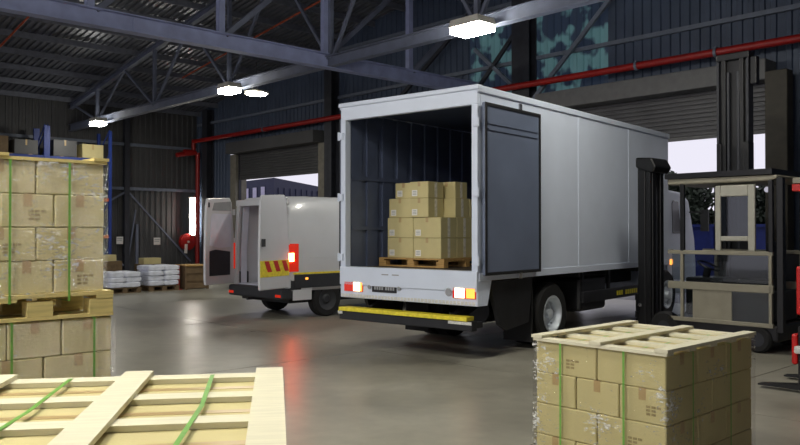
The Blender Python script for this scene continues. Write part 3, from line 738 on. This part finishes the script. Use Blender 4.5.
def lay_grid(place, layers, stackname, group, z0, hb, a, b, patt, rnd, marks, only=None, order=None):
    """patt gives for each layer (nx, ny); layer 0 is the lowest"""
    loc0, rot = place; n = len(layers)
    for k in range(n):
        nx, ny = layers[k]; la = LAY[n-1-k]
        cx = ['left', 'right'] if nx == 2 else ['left', 'middle', 'right'] if nx == 3 else ['far left', 'mid left', 'mid right', 'far right']
        cy = ['front', 'back'] if ny == 2 else ['front', 'middle', 'back']
        for i in range(nx):
            for j in range(ny):
                if only and not only(i, j, nx, ny, n-1-k): continue
                w_, d_ = a/nx, b/ny
                x = -a/2+w_*(i+.5)+rnd.uniform(-.002,.002); y = -b/2+d_*(j+.5)+rnd.uniform(-.002,.002)
                c, s_ = math.cos(rot), math.sin(rot)
                L_ = (loc0[0]+x*c-y*s_, loc0[1]+x*s_+y*c, z0+k*hb)
                mk_ = None
                if marks == '-y' and j == 0 and (i+2*k) % 3 == 0: mk_ = ('-y', rnd.uniform(-.05,.1)*w_, hb*.45)
                if marks == '+x' and i == nx-1 and (j+2*k) % 3 == 0: mk_ = ('+x', rnd.uniform(-.05,.1)*d_, hb*.45)
                carton(L_, rot, (w_-.007, d_-.007, hb-.002), 'carton in the %s layer of %s, %s %s' % (la, stackname, cy[j], cx[i]), group, 'y' if w_ < d_ else 'x', mk_)

# ---- right foreground stack: local x = +u ... seen faces -y (towards v+) and +x (towards u+)
pl = (bw(15.5, 12.25), -BY)
A_, B_ = .95, 1.2
pallet('pallet', 'wooden pallet on the floor under the right foreground stack', 'pallet', pl, A_, B_, 'pine_old')
rnd = random.Random(3)
HB = .206
lay_grid(pl, [(3,2),(2,3),(3,2),(2,3)], 'the right foreground stack', 'cartons of the right foreground stack', .146, HB, A_-.01, B_-.01, None, rnd, '-y')
ztop = .146+4*HB
lid('wooden_grate', 'pale pine frame lid on top of the right foreground stack', ((pl[0][0], pl[0][1], ztop), pl[1]), A_+.03, B_+.03, 3, 5, 'pine', .085, .085, .02)
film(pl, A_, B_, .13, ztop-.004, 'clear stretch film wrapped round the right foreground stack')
for k, x in enumerate((-.26, .20)):
    g = .013; strap_loop('packing_strap', 'green strap on the front of the right stack, %s of the two' % ('left' if k == 0 else 'right'), 'green packing straps', pl,
        [(x,-B_/2-g,.1),(x,-B_/2-g,ztop-.0008),(x,B_/2+g,ztop-.0008),(x,B_/2+g,.1)], .014, (1,0,0))
for k, y in enumerate((-.30, .22)):
    g = .014; strap_loop('packing_strap', 'green strap down the right side of the right stack, %s one' % ('nearer' if k == 0 else 'further'), 'green packing straps', pl,
        [(-A_/2-g,y,.1),(-A_/2-g,y,ztop-.002),(A_/2+g,y,ztop-.002),(A_/2+g,y,.1)], .013, (0,1,0))

# ---- left stacks: front face looks along +u; local y' = -u so that -y is the front and x runs towards the far wall
lrot = -BY + math.pi/2
cl = bw(13.58-.5, 15.12+.6)
place2 = (cl, lrot)
pallet('pallet', 'wooden pallet on the floor under the lower left stack', 'pallet', place2, 1.2, 1.0, 'pine_old')
H2 = .2085
back = lambda i, j, nx, ny, fromtop: j == 0 or i == nx-1
lay_grid(place2, [(4,2),(3,2),(4,2),(3,2),(4,2)], 'the lower left stack', 'cartons of the lower left stack', .146, H2, 1.19, .99, None, rnd, '-y', back)
zt2 = .146+5*H2
place3 = (Vector((cl[0], cl[1], zt2+.003)) + Vector(bw(-.01,-.0))-Vector(bw(0,0)), lrot)
p3 = ((place3[0][0], place3[0][1], zt2+.003), lrot)
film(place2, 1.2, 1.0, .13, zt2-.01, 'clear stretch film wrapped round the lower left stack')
pallet('pallet', 'pine pallet between the upper and lower left stacks', 'pallet', p3, 1.2, 1.02, 'pine_old', nb=6, h=.15, nblk=4)
zb3 = zt2+.003+.152; H3 = .19
cu = bw(13.58-.5, 15.16+.6)
place4 = ((cu[0], cu[1], 0), lrot)
lay_grid(place4, [(4,2),(3,2),(4,2),(3,2)], 'the upper left stack', 'cartons of the upper left stack', zb3, H3, 1.18, .97, None, rnd, '-y', back)
zt3 = zb3+4*H3
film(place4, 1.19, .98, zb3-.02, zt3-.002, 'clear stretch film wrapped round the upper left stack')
lid('wooden_grate', 'pine frame lid on top of the upper left stack', ((cu[0], cu[1], zt3), lrot), 1.22, 1.0, 3, 4, 'pine_old', .09, .09, .018)
for k, x in enumerate((.05, .375)):
    g = .013; strap_loop('packing_strap', 'green strap on the upper left stack, %s' % ('at the picture edge' if k == 0 else 'nearer the right corner'), 'green packing straps', place4,
        [(x,-.49-g,zb3-.05),(x,-.49-g,zt3-.002),(x,.49+g,zt3-.002),(x,.49+g,zb3-.05)], .013, (1,0,0))
for k, x in enumerate((.02, .48)):
    g = .013; strap_loop('packing_strap', 'green strap on the lower left stack, %s' % ('left one' if k == 0 else 'near the right corner'), 'green packing straps', place2,
        [(x,-.5-g,.12),(x,-.5-g,zt2-.001),(x,.5+g,zt2-.001),(x,.5+g,.12)], .013, (1,0,0))

# ---- near left stack seen from above
nrot = R(9)
ncx, ncy = -.52-.6, 3.48-.6
c_, s_ = math.cos(nrot), math.sin(nrot)
corner = Vector((-.53, 3.47, 0))
ctr = corner + Vector((-.6*c_ + .65*s_, -.6*s_ - .65*c_, 0))
place5 = (ctr, nrot); A5, B5 = 1.2, 1.3
pallet('pallet', 'wooden pallet on the floor under the near left stack', 'pallet', place5, A5, B5, 'pine_old')
H5 = .228
lay_grid(place5, [(3,2),(2,3),(3,2),(2,3)], 'the near left stack', 'cartons of the near left stack', .146, H5, A5-.01, B5-.01, None, rnd, '+x')
zt5 = .146+4*H5
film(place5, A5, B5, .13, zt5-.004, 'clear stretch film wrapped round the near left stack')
lid('wooden_grate', 'pale pine frame lid on top of the near left stack', ((ctr[0], ctr[1], zt5), nrot), 1.22, 1.3, 3, 4, 'pine', .115, .1, .02)
for k, x in enumerate((-.27, .31)):
    g = .013; strap_loop('packing_strap', 'green strap over the near left lid, %s of the two' % ('left' if k == 0 else 'right'), 'green packing straps', place5,
        [(x-.03,-B5/2-g,.1),(x-.03,-B5/2-g,zt5+.01),(x-.02,-B5/2+.05,zt5+.024),(x+.01,0,zt5+.024),(x,B5/2-.05,zt5+.024),(x,B5/2+g,zt5+.01),(x,B5/2+g,.1)], .017, (1,0,0))

# ================================================================== FORKLIFT by the right door (local x = u, y = -v)
fk = thing('forklift', 'black forklift with cream cab and side guards standing right of the truck', 'forklift', bw(12.9, 5.4), -BY)
def fb(m_, name, mt, **k): return m_.build(name, mt, fk, **k)
X0, X1, Y0, Y1 = -.55, 1.0, -.6, .6
fb(MB().box(X0-.1, X1+.05, Y0+.05, Y1-.05, .16, .40), 'chassis', 'fork_black', bevel=.03)
M0, M1 = Y0, -.14                                  # the mast stands on the near side
mast = fb(MB().box(-1.05,-.92,M0,M0+.12,.06,2.72).box(-1.05,-.92,M1-.12,M1,.06,2.72), 'mast', 'fork_black', bevel=.012)
MB().box(-.90,-.82,M0+.06,M0+.16,.1,2.72).box(-.90,-.82,M1-.16,M1-.06,.1,2.72).build('inner_mast', 'fork_black', mast, bevel=.012)
MB().prism([(-1.08,2.70),(-1.08,2.86),(-.80,2.84),(-.72,2.70),(-.78,2.60),(-1.0,2.66)], 'y', M0-.02, M1+.02).build('mast_head', 'fork_black', mast, bevel=.03)
MB().box(-.96,-.93,M0+.05,M1-.05,.3,2.70).build('mast_sheet', 'fork_black', mast)
MB().box(-1.0,-.84,M0+.02,M0+.04,.12,2.70).build('side_sheet', 'fork_black', mast)
for z in (.3, 1.2, 2.0): MB().box(-.92,-.88,M0+.12,M1-.12,z,z+.12).build('mast_tie', 'fork_black', mast)
for y in (-.42, -.32): MB().cyl((-.90,y,.2),(-.90,y,2.6),.035,12).build('lift_ram', 'steel_dark', mast, smooth=True)
MB().cyl((-1.0,M0+.0,.55),(-1.0,M0-.03,.55),.03,10).build('pin', 'chrome', mast)
MB().box(-.92,X0-.1,M0+.08,M1-.08,.18,.36).build('mast_foot', 'fork_black', mast)
for y in (-.52, -.22):
    MB().prism([(-2.05,.05),(-2.05,.07),(-1.1,.11),(-1.1,.7),(-1.06,.7),(-1.06,.05)], 'y', y-.06, y+.06).build('fork', 'fork_black', fk)
fb(MB().box(-1.10,-1.055,M0,M1,.35,.45).box(-1.10,-1.055,M0,M1,.62,.72), 'fork_carriage', 'fork_black')
rf = fb(MB().prism([(X0,2.40),(X1-.05,2.40),(X1+.06,2.43),(X1+.06,2.48),(X0,2.49)], 'y', Y0, Y1), 'overhead_guard', 'fork_beige', bevel=.02)
MB().box(X0-.03, X1+.0, Y0-.02, Y1+.02, 2.491, 2.57).build('roof_sheet', 'fork_black', rf)
for x in (X0+.2, X1-.06):
    for y in (Y0, Y1-.07):
        fb(MB().box(x, x+.06, y, y+.06, 1.40, 2.41), 'guard_post', 'fork_black', bevel=.008)
        fb(MB().box(x, x+.045, y, y+.06, .38, 1.40), 'lower_post', 'fork_beige', bevel=.008)
fb(MB().box(X1+.04, X1+.13, Y0+.02, Y0+.12, .3, 2.44), 'rear_post', 'fork_black', bevel=.01)
fb(MB().box(-.05, X1-.07, Y1-.03, Y1-.01, .42, 1.36), 'far_panel', 'fork_black')
fb(MB().box(X0+.12, .15, -.28, .28, .42, 1.0), 'dashboard', 'fork_black', bevel=.03)
for y in (Y0, Y1-.06):
    fb(MB().box(X0, X1, y, y+.055, 1.36, 1.42), 'guard_rail', 'fork_beige', bevel=.008)
    fb(MB().box(X0, X1, y, y+.055, .84, .95), 'guard_rail', 'fork_beige', bevel=.008)
    fb(MB().box(X0, X1, y, y+.055, .36, .42), 'guard_rail', 'fork_beige', bevel=.008)
fb(MB().box(X0+.06, X1-.06, Y0+.02, Y0+.028, .97, 1.36), 'clear_guard_panel', 'fork_beige').data.materials.clear()
fb(MB().box(.42, X1-.06, Y0+.02, Y0+.028, .42, .88), 'clear_guard_panel', 'fork_beige').data.materials.clear()
fb(MB().box(X0+.06, -.16, Y0+.02, Y0+.028, .42, .88), 'clear_guard_panel', 'fork_beige').data.materials.clear()
for o in fk.children:
    if o.name.startswith('clear_guard'): o.data.materials.append(CLEAR)
fb(MB().box(-.16, .42, Y0+.015, Y0+.045, .42, .84), 'guard_sheet', 'fork_beige')
# cab door panel with window
m_ = MB(); y0, y1 = Y0+.0, Y0+.05
for q in ((.19,.27,1.42,2.36),(.66,.76,1.42,2.36),(.27,.66,2.20,2.36),(.27,.66,1.56,1.63)): m_.box(q[0],q[1],y0,y1,q[2],q[3])
dr = fb(m_, 'cab_panel', 'fork_cream', bevel=.012)
MB().box(.27,.66,y0+.02,y0+.028,1.63,2.20).build('window_pane', 'fork_cream', dr).data.materials.clear()
for o in dr.children: o.data.materials.append(GLASS)
seat = fb(MB().box(.35,.85,-.25,.25,.85,1.0).box(.75,.88,-.25,.25,1.0,1.55), 'seat', 'fork_black', bevel=.05)
fb(MB().box(.1,.95,-.45,.45,.40,.85), 'battery_cover', 'dark_trim', bevel=.03)
fb(MB().bar((-.35,0,.42),(-.2,0,1.15),.08,.08), 'steering_column', 'fork_black')
fb(MB().lathe_x((0,0,0), [(-.015,.17),(0,.185),(.015,.17),(0,.155),(-.015,.17)], 18), 'steering_wheel', 'fork_black', smooth=True)
o = [c for c in fk.children if c.name.startswith('steering_wheel')][0]; o.location = (-.19,0,1.17); o.rotation_euler = (0, R(-65), 0)
for x, r in ((-.62,.24), (.78,.19)):
    for s in (-1, 1):
        W = MB().lathe_x((0,0,r), [(-.16,.1),(-.16,r-.03),(-.13,r),(-.03,r),(0,r-.03),(0,.1)], 22).build('tyre', 'rubber', fk, smooth=True)
        W.location = (x, s*(Y1-.0), 0); W.rotation_euler = (0,0,R(90)*s)
        MB().cyl((-.10,0,r),(-.01,0,r),.105,16).build('rim', 'steel_dark', W, smooth=True)
fb(MB().cyl((.92,Y0+.1,2.28),(.92,Y0+.02,2.28),.04,12), 'work_lamp', 'chrome')
# tall mast standing behind
tm = thing('reach_truck', 'tall black raised mast towering behind the forklift roof', 'forklift', bw(12.47, 3.9), -BY)
def mb2(m_, name, mt, **k): return m_.build(name, mt, tm, **k)
for s in (-1, 1):
    mb2(MB().box(*sorted((s*.32, s*.22)), -.13, .13, .06, 3.2), 'outer_channel', 'fork_black', bevel=.01)
    mb2(MB().box(*sorted((s*.215, s*.14)), -.11, .11, .3, 4.66), 'inner_channel', 'fork_black', bevel=.01)
    mb2(MB().box(*sorted((s*.32, s*.27)), -.12, .12, 3.2, 4.6), 'raised_channel', 'steel_dark', bevel=.01)
mb2(MB().box(-.31,.31,-.02,.02,.4,4.62), 'mast_sheet', 'fork_black')
mb2(MB().box(-.33,.33,-.12,.12,4.6,4.72), 'mast_head', 'fork_black', bevel=.02)
mb2(MB().box(.33,.46,-.08,.08,4.15,4.62), 'hose_pulley', 'fork_black', bevel=.02)
for x in (-.1, .1): mb2(MB().cyl((x,-.06,.3),(x,-.06,4.4),.035,10), 'lift_ram', 'steel_dark', smooth=True)
mb2(MB().box(-.55,.55,-.2,.95,.10,.85), 'truck_body', 'fork_black', bevel=.04)
for x in (-.42, .42):
    W = mb2(MB().lathe_x((x,.6,.16), [(-.06,.05),(-.06,.16),(.06,.16),(.06,.05)], 18), 'wheel', 'rubber', smooth=True)

tm.scale = (.85, .85, 1)
# red forklift at the right edge
rk = thing('red_forklift', 'red forklift cut off by the right picture edge', 'forklift', bw(16.1, 8.0), -BY)
def rb(m_, name, mt, **k): return m_.build(name, mt, rk, **k)
rb(MB().prism([(-.95,.35),(-.95,.72),(-.7,.8),(-.7,1.30),(-.2,1.34),(.9,1.2),(1.05,.5),(1.0,.3),(-.9,.28)], 'y', -.5, .5), 'body', 'fork_red', bevel=.04)
rb(MB().box(-1.02,-.92,-.42,.42,.82,1.33), 'mast_frame', 'fork_red', bevel=.02)
rb(MB().box(-1.06,-1.0,-.45,-.30,.30,.62), 'carriage', 'fork_red', bevel=.02)
rb(MB().box(-1.02,-.9,-.5,.5,.42,.50), 'step', 'reflector_white', bevel=.02)
for y in (-.36, .36): rb(MB().prism([(-1.42,.03),(-1.42,.045),(-1.0,.09),(-1.0,.7),(-.96,.7),(-.96,.03)], 'y', y-.06, y+.06), 'fork', 'fork_black')
g = rb(MB().box(-1.02,.7,-.5,.5,2.20,2.26), 'overhead_guard', 'fork_beige', bevel=.01)
MB().box(-1.025,.7,-.505,.505,2.12,2.195).build('red_band', 'fork_red', g, bevel=.01)
for x in (-.75, .6):
    for y in (-.46, .42): rb(MB().box(x, x+.05, y, y+.05, 1.25, 2.13), 'guard_post', 'fork_black')
for x in (-.55, .65):
    for s in (-1, 1):
        W = MB().lathe_x((0,0,.22), [(-.15,.1),(-.15,.19),(-.12,.22),(-.03,.22),(0,.19),(0,.1)], 22).build('tyre', 'rubber', rk, smooth=True)
        W.location = (x, s*.52, 0); W.rotation_euler = (0,0,R(90)*s)
        MB().cyl((-.1,0,.22),(-.01,0,.22),.105,14).build('rim', 'rim_silver', W)

# ================================================================== LEFT BACKGROUND: goods on the floor, racking
def bag_mesh(a, b, c):
    bm = bmesh.new(); bmesh.ops.create_cube(bm, size=1); bmesh.ops.subdivide_edges(bm, edges=list(bm.edges), cuts=4, use_grid_fill=True)
    for v in bm.verts:
        x, y, z = v.co*2
        k = (1-.22*(abs(x)**4))*(1-.22*(abs(y)**4))
        v.co = Vector((x*a/2*(1-.05*abs(y)**3), y*b/2*(1-.05*abs(x)**3), c/2+z*c/2*k))
    for f in bm.faces: f.smooth = True
    me = bpy.data.meshes.new('sack'); bm.to_mesh(me); bm.free(); me.materials.append(MATS['bag_white']); return me
SACK = bag_mesh(.47, .44, .16)
NUM = ['lowest', 'second', 'third', 'fourth', 'top']
def sacks(u, v, layers, nx, ny, which, rot=math.pi/2):
    r0 = -BY+rot; base = bw(u, v)
    pallet('pallet', 'wooden pallet under the %s pile of white sacks' % which, 'pallet', (base, r0), nx*.46, ny*.42, 'crate_brown')
    for k in range(layers):
        for i in range(nx):
            for j in range(ny):
                x = -nx*.46/2+.46*(i+.5)+random.uniform(-.02,.02); y = -ny*.42/2+.42*(j+.5)+random.uniform(-.02,.02)
                c, s = math.cos(r0), math.sin(r0)
                o = inst('sack', SACK, None, (base[0]+x*c-y*s, base[1]+x*s+y*c, .145+k*.142), r0+random.uniform(-.04,.04))
                tag(o, '%s white sack of the %s pile, %s, %s row' % (NUM[k], which, ['left','right'][i] if nx == 2 else ['left','middle','right'][i], ['front','back'][j]), 'sack', 'white sacks on the %s pallet' % which)
sacks(-3.1, 6.72, 4, 2, 2, 'taller'); sacks(-3.0, 7.92, 3, 2, 2, 'lower')
# brown crate and red post next to the sacks
t = put(thing('wooden_crate', 'brown slatted crate on the floor left of the open van door', 'crate'), -2.9, 5.75, 0, math.pi/2)
MB().box(-.33,.33,-.3,.3,.02,.68).build('crate_body', 'crate_brown', t)
for z in (.1, .32, .54): MB().box(-.34,.34,-.325,-.30,z-.07,z+.07).build('slat', 'crate_brown', t, bevel=.004)
MB().box(-.37,.37,-.35,.33,.68,.72).build('crate_top', 'pallet_brown', t, bevel=.005)
for x in (-.35, .35): MB().box(x-.03,x+.03,-.335,-.28,0,.68).build('corner_post', 'crate_brown', t)
t = put(thing('red_bollard', 'short red post between the sacks and the brown crate', 'bollard'), -2.8, 6.25)
MB().cyl((0,0,0),(0,0,.72),.06,12).build('post', 'red_pipe', t, smooth=True); MB().box(-.1,.1,-.1,.1,0,.02).build('foot', 'red_pipe', t)
# cartons and pallets further back
GB = 'loose cartons behind the sacks'
for (u, v, a, b, h, l) in ((-6.5,6.9,.9,.7,.75,'dark brown carton with a pale top behind the taller sacks'), (-6.4,5.4,.8,.6,.62,'low brown carton behind the brown crate'), (-6.5,9.2,1.0,.8,.85,'big dark carton behind the lower sacks')):
    o = inst('carton', carton_mesh(a, b, h, 'crate_brown'), None, bw(u, v, 0), -BY+math.pi/2); tag(o, l, 'box', GB)
    inst('tape', mk(MB().box(-.03,.03,-b/2-.002,b/2+.002,h,h+.002), 'tape'), o)
for (u, v, z, a, b, h, l) in ((-6.5,6.9,.75,.6,.5,.2,'flat pale carton lying on a dark brown carton'), (-6.4,5.4,.62,.6,.4,.2,'flat pale carton lying on the low brown carton')):
    o = inst('carton', carton_mesh(a, b, h), None, bw(u, v, z), -BY+math.pi/2); tag(o, l, 'box', GB)
    inst('tape', mk(MB().box(-.03,.03,-b/2-.002,b/2+.002,h,h+.002), 'tape'), o)
# hose reel, notices
t = put(thing('fire_hose_reel', 'red fire hose reel on the corner wall under the tube lamp', 'hose reel'), -12.95, .62, 1.25)
MB().lathe_x((0,0,0), [(0,.04),(0,.36),(.03,.36),(.03,.2),(.14,.2),(.14,.36),(.17,.36),(.17,.04)], 24).build('drum', 'red_pipe', t, smooth=True)
MB().box(-.14,0,-.05,.05,-.1,.1).build('bracket', 'steel_dark', t); MB().cyl((.17,0,0),(.22,0,0),.05,12).build('hub', 'reflector_white', t)
MB().bar((.18,-.1,-.1),(.18,-.12,-.5),.12,.05).build('nozzle_card', 'paper', t)
for v, z, l, a in ((1.9,1.28,'white paper notice on the dark left wall',.3), (3.62,1.33,'white notice on the wall post beside the left stack',.28)):
    o = put(MB().box(0,.012,-a/2,a/2,-.15,.15).build('wall_notice', 'paper'), UL+.10 if v < 3 else UL+.31, v, z); tag(o, l, 'notice')
    MB().box(.012,.0135,-a/2+.03,a/2-.03,.05,.08).box(.012,.0135,-a/2+.03,a/2-.06,-.02,0).build('print', 'plate_grey', o)

# pallet racking along the left wall
for bay, v0 in enumerate((4.7, 7.1, 9.5)):
    t = put(thing('pallet_rack', ['blue steel pallet rack bay nearest the far corner', 'blue steel pallet rack bay above the left stack', 'blue steel pallet rack bay at the left picture edge'][bay], 'rack', group='blue pallet racking'), -11.3, v0)
    for y in (0, -2.3):
        for x in (-1.1, 0):
            MB().box(x-.05,x+.05,y-.05,y+.05,0,5.55).build('upright', 'rack_blue', t)
        z = .3
        while z < 5.0:
            MB().bar((-1.05,y,z),(-.05,y,z+.8),.03,.04).build('lacing', 'rack_blue', t); z += .9
    for z in (1.5, 2.9, 4.4):
        for x in (-1.1, 0): MB().box(x-.025,x+.025,-2.25,-.05,z-.06,z+.06).build('shelf_beam', 'rack_orange' if x == 0 and z < 4 else 'rack_blue', t)
        for k in range(3): MB().box(-1.1,0,-.5-k*.65-.05,-.5-k*.65+.05,z+.061,z+.08).build('shelf_board', 'pallet_brown', t)
    for k, (dy, h, wd) in enumerate(((-.62,.52,.8), (-1.65,.6,.85))):
        for lv, z in enumerate((4.481, 2.981)):
            o = inst('carton', carton_mesh(.8, wd, h, ('carton', 'shutter', 'crate_brown')[(bay+k+lv) % 3]), None, bw(-11.3-.5, v0-dy, z), -BY)
            tag(o, '%s box on the %s shelf of the %s rack bay' % (['right','left'][k], ['top','middle'][lv], ['far','middle','near'][bay]), 'box', 'cartons on the blue racking')
            inst('tape', mk(MB().box(-.4,.402,-.03,.03,h,h+.002).box(.4,.402,-.03,.03,h-.2,h), 'tape'), o)

# ================================================================== OUTSIDE THE DOORS
t = put(thing('navy_building', 'dark navy building with pale strip windows seen through the left door', 'building'), -19.0, -8.0, 0, R(22))
m_ = MB().add([(-9,0,0),(0,0,0),(0,9,0),(-9,9,0),(-9,0,4.1),(0,0,4.75),(0,9,4.3),(-9,9,4.0)], [(0,3,2,1),(4,5,6,7),(0,1,5,4),(1,2,6,5),(2,3,7,6),(3,0,4,7)])
m_.build('wall', 'navy', t)
for k in range(12):
    x = -6.9+k*.56; zt = 4.1+.65*(x+9)/9-.42
    f = MB().box(x-.16,x+.16,-.03,.0,zt-.75,zt).build('window', 'navy', t); MB().box(x-.13,x+.13,-.04,-.03,zt-.72,zt-.03).build('pane', 'pale_blind', f)
for k in range(14): MB().box(0,.05,.4+k*.62,.46+k*.62,0,4.2).build('wall_rib', 'navy', t)
MB().box(-9.1,.1,-.08,.02,.0,.3).build('plinth', 'navy', t)

t = put(thing('waste_skip', 'blue steel skip outside the right door', 'skip'), 4.6, -10.0, -.03, R(10))
MB().prism([(-2.6,.1),(2.6,.1),(3.1,1.95),(-3.1,1.95)], 'y', 0, 1.8).build('tub', 'skip_blue', t, bevel=.03)
for x in (-1.8,-.9,0,.9,1.8): MB().box(x-.05,x+.05,-.08,0,.12,1.9).build('rib', 'skip_blue', t)
MB().box(-3.15,3.15,-.09,-.01,1.88,1.98).build('rim', 'skip_blue', t)
def tree(u, v, h, r, label):
    t = put(thing('tree', label, 'tree', group='trees outside the right door'), u, v, -.03)
    MB().cyl((0,0,0),(0,0,h*.6),.16,8,.08).build('trunk', 'bark', t, smooth=True)
    rnd = random.Random(int(u*10)+99); m_ = MB()
    cl = [(Vector((rnd.gauss(0,r*.45), rnd.gauss(0,r*.45), h*.55+rnd.uniform(-.45,.33)*h)), rnd.uniform(.25,.5)*r) for _ in range(16)]
    for c, rr in cl:
        for q in range(420):
            d = Vector((rnd.gauss(0,1), rnd.gauss(0,1), rnd.gauss(0,1))).normalized()*rr*rnd.uniform(.5,1.05)
            p = c+d; a = Vector((rnd.gauss(0,1), rnd.gauss(0,1), rnd.gauss(0,1))).normalized(); b = a.orthogonal().normalized(); s = rnd.uniform(.08,.17)
            m_.add([p-a*s, p+b*s*.5, p+a*s, p-b*s*.5], [(0,1,2,3)])
    m_.build('foliage', 'leaf', t)
for i, (u, v, h, r) in enumerate(((-1.2,-15,3.9,1.5), (1.6,-15.5,4.2,1.6), (4.4,-15,3.9,1.6), (7.2,-15.6,4.1,1.6), (10,-15,3.8,1.5))):
    tree(u, v, h, r, 'dark leafy tree outside the right door, %s of the row' % ['leftmost','second from left','middle','second from right','rightmost'][i])
